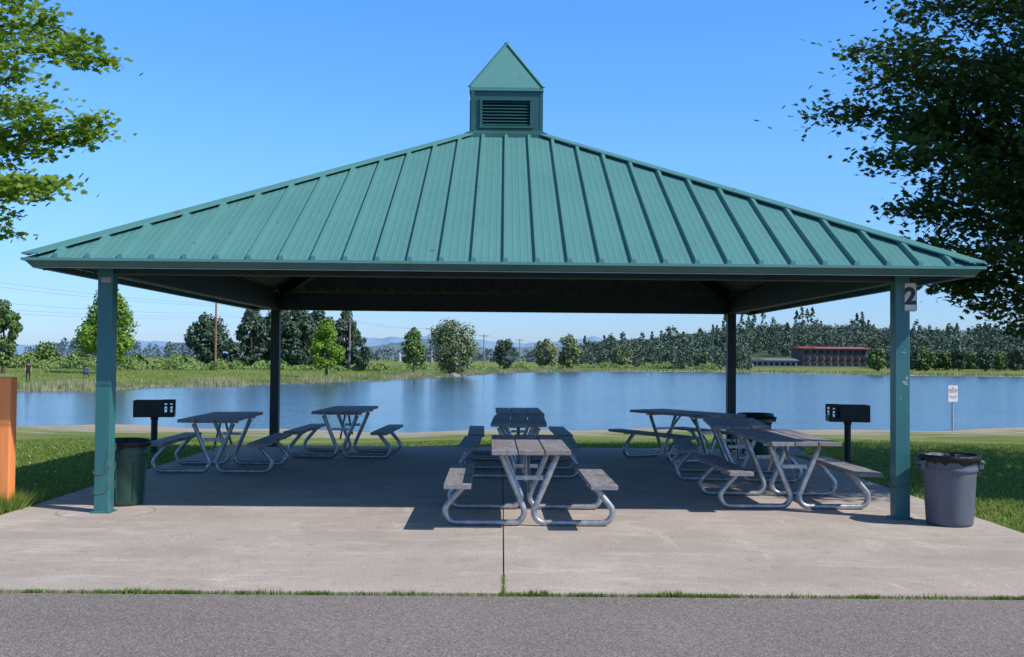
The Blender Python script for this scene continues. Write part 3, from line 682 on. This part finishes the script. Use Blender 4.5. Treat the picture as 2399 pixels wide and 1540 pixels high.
for i in range(110):
    b=rng.uniform(-.56,-.27); D=rng.uniform(430,640); it.append((*at(b,D),rng.uniform(5,9.5),rng.choice([2,3,5,1])))
for i in range(90):
    b=rng.uniform(-.14,.09); D=rng.uniform(380,640); it.append((*at(b,D),rng.uniform(3,6.5),rng.choice([2,3,5])))
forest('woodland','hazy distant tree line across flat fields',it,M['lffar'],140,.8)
def mound(segs,n,size,mat,name,label):
    P=[];Nr=[];
    for (b0,b1,D0,D1,h,wd,q) in segs:
        m=int(n*q); b=rng.uniform(b0,b1,m); D=D0+(D1-D0)*(b-b0)/(b1-b0); th=rng.uniform(0,PI,m)
        hh=h*(.72+.28*np.sin(b*140)+.2*np.sin(b*331+1)+.08*np.sin(b*900)); rr=rng.uniform(.82,1.06,m)
        y=cy0+D-np.cos(th)*wd/2*rr; x=cx0+b*D; z=land(x,y)[0]+np.sin(th)*hh*rr
        P.append(np.stack([x,y,z],-1)); Nr.append(np.stack([rng.normal(0,.5,m),-np.cos(th)+rng.normal(0,.4,m),np.sin(th)+rng.normal(0,.4,m)],-1))
    P=np.concatenate(P);Nr=np.concatenate(Nr); n=len(P)
    return stuff(leaves(name,P,rng.uniform(.5,1.2,n)*size,Nr,LEAF6,rng.uniform(0,1,n)*.6+.4*(np.sin(P[:,0]*1.3)*.5+.5)*rng.uniform(.5,1,n),mat),label,'hedge')
mound([(-.56,-.36,132,140,1.9,6,.3),(-.36,-.27,142,150,1.9,5,.2),(-.27,-.11,160,175,1.3,6,.2),(-.40,-.2,165,170,1.5,6,.2),(-.11,.0,190,226,1.0,6,.14),(0,.07,228,256,1.2,6,.1),(.06,.2,266,262,1.6,8,.2)],30000,.34,M['brm'],'hedge','low tangled green bramble thicket along the bank')
def blades(name,label,cat,X_,Y_,hs,wd,mat,zoff=0,tint=None,lean=.35):
    n=len(X_); z=land(X_,Y_)[0]+zoff
    a=rng.uniform(0,2*PI,n); c,s=np.cos(a),np.sin(a); lx,ly=rng.normal(0,lean,n)*hs,rng.normal(0,lean,n)*hs
    V=np.zeros((n,3,3)); V[:,0]=np.stack([X_-c*wd,Y_-s*wd,z],-1); V[:,1]=np.stack([X_+c*wd,Y_+s*wd,z],-1); V[:,2]=np.stack([X_+lx,Y_+ly,z+hs],-1)
    t=rng.uniform(0,1,n) if tint is None else tint
    return stuff(polys(name,V.reshape(-1,3),n,3,t,mat),label,cat)
n=60000; X_=rng.uniform(-9.5,-4.92,n); Y_=-3.9+rng.uniform(0,1,n)**1.3*13
n2=80000; X2=rng.uniform(4.85,11,n2); Y2=-5.6+rng.uniform(0,1,n2)**1.3*14
n3=22000; X3=rng.uniform(-5,5,n3); Y3=rng.uniform(4.27,9,n3)
X_=np.concatenate([X_,X2,X3]);Y_=np.concatenate([Y_,Y2,Y3]); k=~((X_<SX0)&(Y_<-4.2-(-X_+SX0)*.433))&~((X_>SX1)&(Y_<-5.0-(X_-SX1)*.28+.02))
thin=((np.sin(X_*.9+1.5*np.sin(Y_*.6))+np.sin(Y_*1.1+X_*.4)+rng.normal(0,.5,len(X_)))>-.9)|(Y_<0); k&=thin; X_=X_[k];Y_=Y_[k]
blades('grass','short mown green lawn around the shelter','grass',X_,Y_,rng.uniform(.02,.055,len(X_)),.006+.004*rng.uniform(0,1,len(X_)),M['gr'],-.0)
n=2600; X_=np.concatenate([rng.normal(-5.05,.17,n//2),rng.uniform(-5.9,-4.9,n//2)]); Y_=np.concatenate([rng.normal(-3.75,.16,n//2),rng.uniform(-4.3,-3.3,n//2)]); X_=np.minimum(X_,-4.9); Y_=np.maximum(Y_,-4.15-(-X_-4.883)*.43)
blades('weeds','tall green weeds around the orange wooden post','weeds',X_,Y_,rng.uniform(.06,.24,n)*np.exp(-((X_+5.05)/.5)**2)+.04,.007,M['gr'],-.03)
n=15000; X_=rng.uniform(-6,6,n); dens=.22+.6*(np.sin(X_*2.1)+np.sin(X_*5.3+1)+np.sin(X_*13.7)>.3); k=rng.uniform(0,1,n)<dens; X_=X_[k]; Y_=rng.normal(-7.548,.009,len(X_)); 
hs=rng.uniform(.005,.02,len(X_))*(1+.8*(np.sin(X_*7.1)>.85))
m2=350; X_=np.concatenate([X_,rng.normal(.0,.005,m2)]); Y_=np.concatenate([Y_,-7.52+.6*rng.uniform(0,1,m2)**1.5]); hs=np.concatenate([hs,rng.uniform(.008,.022,m2)])
n=len(X_); a=rng.uniform(0,2*PI,n); V=np.zeros((n,3,3)); wd=.004
V[:,0]=np.stack([X_-np.cos(a)*wd,Y_-np.sin(a)*wd,np.full(n,-.02)],-1);V[:,1]=np.stack([X_+np.cos(a)*wd,Y_+np.sin(a)*wd,np.full(n,-.02)],-1);V[:,2]=np.stack([X_+rng.normal(0,.009,n),Y_+rng.normal(0,.009,n),hs],-1)
stuff(polys('moss_strip',V.reshape(-1,3),n,3,rng.uniform(0,1,n),M['gr']),'thin strip of moss and grass in the pavement joint','moss')
n=260; X_=np.where(rng.uniform(0,1,n)<.6,rng.uniform(-9,-5,n),rng.uniform(5,10,n)); Y_=rng.uniform(-2.0,4.0,n)
C=np.stack([X_,Y_,land(X_,Y_)[0]+.04],-1); stuff(leaves('clover_flowers',C,rng.uniform(.012,.020,n),rng.normal(0,.3,(n,3))+np.array([0,-.6,1]),LEAF6,rng.uniform(0,1,n),M['flw']),'tiny white clover flowers scattered in the lawn','flowers')
def shore_pts(i0,i1,n,inset0,inset1):
    seg=[(LK[i],LK[i+1]) for i in range(i0,i1)]; ln=np.array([np.hypot(*(b-a)) for a,b in seg]); pk=rng.choice(len(seg),n,p=ln/ln.sum()); t=rng.uniform(0,1,n)
    A_=np.array([s[0] for s in seg])[pk]; B_=np.array([s[1] for s in seg])[pk]; P=A_+(B_-A_)*t[:,None]; d=(B_-A_); nrm=np.stack([d[:,1],-d[:,0]],-1)/np.linalg.norm(d,axis=1,keepdims=True)
    return P,nrm,rng.uniform(inset0,inset1,n)
P,nr,q=shore_pts(18,26,30000,-2.5,3.5)
X_,Y_=P[:,0]+nr[:,0]*q,P[:,1]+nr[:,1]*q; zz=land(X_,Y_)[0]; k=zz>WZ-.12; X_,Y_=X_[k],Y_[k]; cl=(np.sin(X_*.9)+np.sin(Y_*.37+2))>.2
blades('reeds','tall green and straw coloured reeds along the bank','reeds',X_,Y_,rng.uniform(.25,.6,len(X_))*np.where(cl,1.25,.7),.035,M['reed'],-.02,tint=np.where(cl,rng.uniform(.2,1,len(X_)),rng.uniform(0,.5,len(X_))),lean=.15)
P,nr,q=shore_pts(18,26,26000,3,40)
sgn=np.sign(sdf(P[:,0]+nr[:,0]*5,P[:,1]+nr[:,1]*5)); X_,Y_=P[:,0]+nr[:,0]*q*sgn,P[:,1]+nr[:,1]*q*sgn; k=sdf(X_,Y_)>1; X_,Y_=X_[k],Y_[k]
blades('meadow_grass','rough green meadow grass on the lake bank','grass',X_,Y_,rng.uniform(.08,.3,len(X_)),.04,M['gr'],-.02,lean=.3)
P,nr,q=shore_pts(10,18,9000,-1.5,3)
X_,Y_=P[:,0]+nr[:,0]*q,P[:,1]+nr[:,1]*q; k=land(X_,Y_)[0]>WZ-.1; X_,Y_=X_[k],Y_[k]
blades('shore_grass','green and straw coloured grass along the far shore','grass',X_,Y_,rng.uniform(.3,.8,len(X_)),.09,M['reed'],-.02,tint=rng.uniform(0,.7,len(X_)),lean=.15)
# ------------------------------------------------------------------ hills
def ridge(name,b0,b1,D,prof,mat,depth=900):
    nb=260; bs=np.linspace(b0,b1,nb); pb,pv=zip(*prof); V=[];
    top=np.interp(bs,pb,pv)*D/2504.8+1.567; top+= (rng.normal(0,1,nb)*1.1+2.2*np.sin(bs*90)+1.6*np.sin(bs*233))*D/2504.8*.8
    for j,(dd,f) in enumerate(((-depth,0),(-depth*.6,.45),(-depth*.3,.8),(0,1),(depth*.6,.6),(depth,0))):
        for i,b in enumerate(bs): V.append((cx0+b*(D+dd),cy0+D+dd,-2+(top[i]+2)*f))
    mb=MB(); mb.add(V,[(j*nb+i,j*nb+i+1,(j+1)*nb+i+1,(j+1)*nb+i) for j in range(5) for i in range(nb-1)],0,True); structure(mb.obj(name,mat))
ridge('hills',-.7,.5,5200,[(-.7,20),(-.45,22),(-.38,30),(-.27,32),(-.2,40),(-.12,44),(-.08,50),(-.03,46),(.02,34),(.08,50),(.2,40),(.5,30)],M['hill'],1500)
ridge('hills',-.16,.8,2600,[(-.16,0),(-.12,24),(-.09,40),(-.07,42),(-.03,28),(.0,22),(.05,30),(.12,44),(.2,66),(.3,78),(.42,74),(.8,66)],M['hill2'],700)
# ------------------------------------------------------------------ poles and wires
tops={}
def pole(u,D,vt,mat,r,arm=True,label='weathered wooden utility pole with crossarm'):
    x,y=at(bu(u),D); z=lz(x,y); h=zpx(vt,D)-z; T=thing('utility_pole',label,'utility pole',(x,y,z),group='utility poles along the lake')
    mb=MB(); mb.tube([(0,0,-.5),(0,0,h)],r,10,r2=r*.65); mb.obj('mast',mat,T)
    if arm:
        mb=MB(); mb.box((0,-.12,h-.5),(2.2,.1,.12)); 
        for q in(-1,-.45,.45,1): mb.lathe([(.04,0),(.05,.06),(.03,.14),(.0001,.16)],8,c=(q,-.12,h-.44))
        mb.obj('crossarm',M['poleg'],T); 
    tops[u]=(x,y,z+h); return T
pole(507,155,123,M['polew'],.19,False,'tall reddish brown wooden utility pole')
pole(-260,92,205,M['polew'],.17,False,'tall reddish brown wooden utility pole')
for u,D,vt in((820,170,90),(1011,222,72),(1134,272,56),(1218,318,46),(1378,400,27),(1410,420,24),(1434,440,22),(1493,500,17),(1680,330,20)): pole(u,D,vt,M['poleg'],.18,True)
def wire(a,b,sag,r=.016):
    mb=MB(); a=Vector(a);b=Vector(b); mb.tube([a.lerp(b,t)-Vector((0,0,sag*4*t*(1-t))) for t in np.linspace(0,1,17)],r,4); 
    o=mb.obj('power_line',M['wire']); tag(o,'thin dark overhead cable strung between utility poles','power line','overhead cables between the poles')
Lf=tops[-260]; p5=tops[507]; p8=tops[820]
for dz0,dz1 in((-.1,-.1),(-.6,-.4),(-2.3,-1.5),(-3.0,-1.9),(-3.4,-2.2)): wire((Lf[0],Lf[1],Lf[2]+dz0),(p5[0],p5[1],p5[2]+dz1),.5,.014)
for dz in(-.1,-1.6): wire((p5[0],p5[1],p5[2]+dz),(p8[0],p8[1],p8[2]-.2+dz*.3),.4,.014)
ks=[820,1011,1134,1218,1378]
for a_,b_ in zip(ks[:-1],ks[1:]):
    for dx in(-1,1):
        A1,B1=tops[a_],tops[b_]; wire((A1[0]+dx,A1[1]-.12,A1[2]-.32),(B1[0]+dx,B1[1]-.12,B1[2]-.32),.5,.014)
# ------------------------------------------------------------------ buildings
def building(name,label,u0,u1,D,vt,vb,wallm,roofm,rows,cols,gable=True,dep=10,ef=.80):
    b0,b1=bu(u0),bu(u1); x0,y=at(b0,D); x1,_=at(b1,D); wd=x1-x0; z=lz((x0+x1)/2,y)-.3; h=zpx(vt,D)-z
    T=thing(name,label,'building',((x0+x1)/2,y,z)); eh=h*ef
    mb=MB(); mb.box((0,dep/2,eh/2),(wd,dep,eh)); mb.obj('wall',wallm,T)
    mb=MB(); 
    if gable: mb.prism([(-.6,eh),(dep+.6,eh),(dep+.6,eh+.15),(dep/2,h),(-.6,eh+.15)],'x',-wd/2-.5,wd/2+.5)
    else: mb.prism([(-.9,eh),(dep+.9,eh),(dep+.9,eh+.2),(dep*.5,eh+.75),(-.9,eh+.2)],'x',-wd/2-.6,wd/2+.6); mb.prism([(-wd/2-.7,eh+.25),(-wd/2+4.3,eh+.25),(-wd/2+1.8,h+.3)],'y',-.8,4)
    mb.obj('roof',roofm,T)
    me_=None
    for r in range(rows):
        for c in range(cols):
            cw=wd/cols; ch=eh/rows
            if me_ is None:
                mb=MB(); mb.box((0,0,0),(cw*.66,.12,ch*.46)); mb.box((0,-.15,-ch*.3),(cw*.8,.4,.08)); ob=mb.obj('window',M['glass'],T); me_=ob.data
            else:
                ob=bpy.data.objects.new('window',me_); COL.objects.link(ob); ob.parent=T
            ob.location=(-wd/2+cw*(c+.5),-.05,ch*(r+.52))
    return T
building('apartment_building','three-storey brick building with red roof and balconies above lake',1884,2034,335,33,0,M['brick'],M['redroof'],3,9,False,14,.9)
building('low_building','long low pale building on the far shore',1762,1868,325,3,0,M['wallw'],M['roofg'],1,8,False,10)
for u0,u1,D,vt in((1790,1835,520,38),(2012,2055,500,42),(2062,2090,510,40),(2330,2375,520,38),(1955,1990,540,48),(925,950,420,5),(980,1012,430,5),(1148,1168,420,5),(1180,1208,415,4)):
    building('house','small pale house with pitched grey roof',u0,u1,D,vt,0,M['wallb'] if vt>20 else M['wallw'],M['roofg'],1,3,True,8)
mb=MB(); x,y=at(bu(937),405); mb.tube([(0,0,0),(0,0,2.6)],.6,16); mb.lathe([(.6,2.6),(.45,3.0),(.0001,3.2)],16); o=mb.obj('silo',M['wallw'],loc=(x,y,lz(x,y))); tag(o,'small white round grain silo in the field','silo')
# ------------------------------------------------------------------ people
def person(name,label,joints,edges,radii,mats,zones,hairpos,loc,rz,group=None):
    me=bpy.data.meshes.new(name); me.from_pydata(joints,edges,[]); o=bpy.data.objects.new(name,me); COL.objects.link(o)
    sk=o.modifiers.new('s','SKIN'); sv=me.skin_vertices[0].data
    for i,r in enumerate(radii): sv[i].radius=(r,r) if not isinstance(r,tuple) else r
    sv[0].use_root=True; ss=o.modifiers.new('b','SUBSURF'); ss.levels=2; ss.render_levels=2
    bpy.context.view_layer.update(); m2=bpy.data.meshes.new_from_object(o.evaluated_get(bpy.context.evaluated_depsgraph_get())); bpy.data.objects.remove(o)
    m2.materials.clear(); [m2.materials.append(m) for m in mats]
    for p in m2.polygons: p.material_index=zones(p.center); p.use_smooth=True
    ob=bpy.data.objects.new(name,m2); COL.objects.link(ob); ob.location=loc; ob.rotation_euler[2]=rz; tag(ob,label,'person')
    mb=MB(); mb.lathe([(.0001,.11),(.06,.10),(.095,.06),(.108,0),(.10,-.05),(.085,-.09)],14); h=mb.obj('hair',M['hair'],ob,loc=hairpos); return ob
J=[(0,0,.95),(0,0,1.15),(0,-.01,1.38),(0,0,1.50),(0,-.02,1.58),(0,-.02,1.68),
 (-.17,0,1.42),(-.25,-.02,1.15),(-.20,-.18,.98),(-.17,-.24,.95),(.17,0,1.42),(.24,.02,1.14),(.27,-.04,.90),(.27,-.06,.82),
 (-.10,0,.88),(-.11,-.02,.50),(-.12,.02,.09),(-.13,-.14,.04),(.10,0,.88),(.12,-.01,.50),(.14,.03,.09),(.15,-.13,.04)]
E_=[(0,1),(1,2),(2,3),(3,4),(4,5),(2,6),(6,7),(7,8),(8,9),(2,10),(10,11),(11,12),(12,13),(0,14),(14,15),(15,16),(16,17),(0,18),(18,19),(19,20),(20,21)]
Rr=[(.15,.11),(.13,.10),(.15,.10),.055,.085,.08,.055,.042,.032,.035,.055,.042,.032,.035,.085,.055,.042,.035,.085,.055,.042,.035]
px,py=at(bu(72),90)
def zn(c):
    if c.z>1.47 : return 0
    if abs(c.x)>.185 and c.z>.75: return 0
    return 1
person('person','standing person in black tank top and dark trousers on lake bank',J,E_,Rr,[M['skin'],M['cloth']],zn,(0,0,1.66),(px,py,lz(px,py)),R_(20))
J2=[(0,0,.48),(0,.04,.70),(0,.03,.92),(0,0,1.03),(0,-.03,1.11),(0,-.04,1.20),
 (-.17,0,.95),(-.22,-.08,.70),(-.14,-.30,.66),(-.10,-.36,.67),(.17,0,.95),(.22,-.08,.70),(.14,-.30,.66),(.10,-.36,.67),
 (-.10,-.05,.46),(-.14,-.45,.50),(-.14,-.45,.10),(-.14,-.58,.05),(.10,-.05,.46),(.14,-.45,.50),(.14,-.42,.10),(.14,-.55,.05)]
px2,py2=at(bu(207),104)
person('person','seated person in blue clothing on a folding chair by lake',J2,E_,Rr,[M['skin'],M['denim']],lambda c:0 if (c.z>.99 or (c.y<-.24 and c.z>.58)) else 1,(0,-.02,1.18),(px2,py2,lz(px2,py2)),R_(25))
ch=thing('folding_chair','small black folding camp chair on the grassy bank','chair',(px2,py2,lz(px2,py2)),R_(25))
mb=MB(); mb.box((0,.0,.36),(.5,.45,.02)); mb.obj('seat',M['cloth'],ch); mb=MB(); mb.box((0,.24,.62),(.5,.02,.5)); mb.obj('backrest',M['cloth'],ch)
for x in(-.24,.24):
    mb=MB(); mb.tube([(x,-.22,0),(x,.22,.38),(x,.25,.88)],.014,6); mb.tube([(x,.24,0),(x,-.22,.36)],.014,6); mb.obj('leg',M['black'],ch)
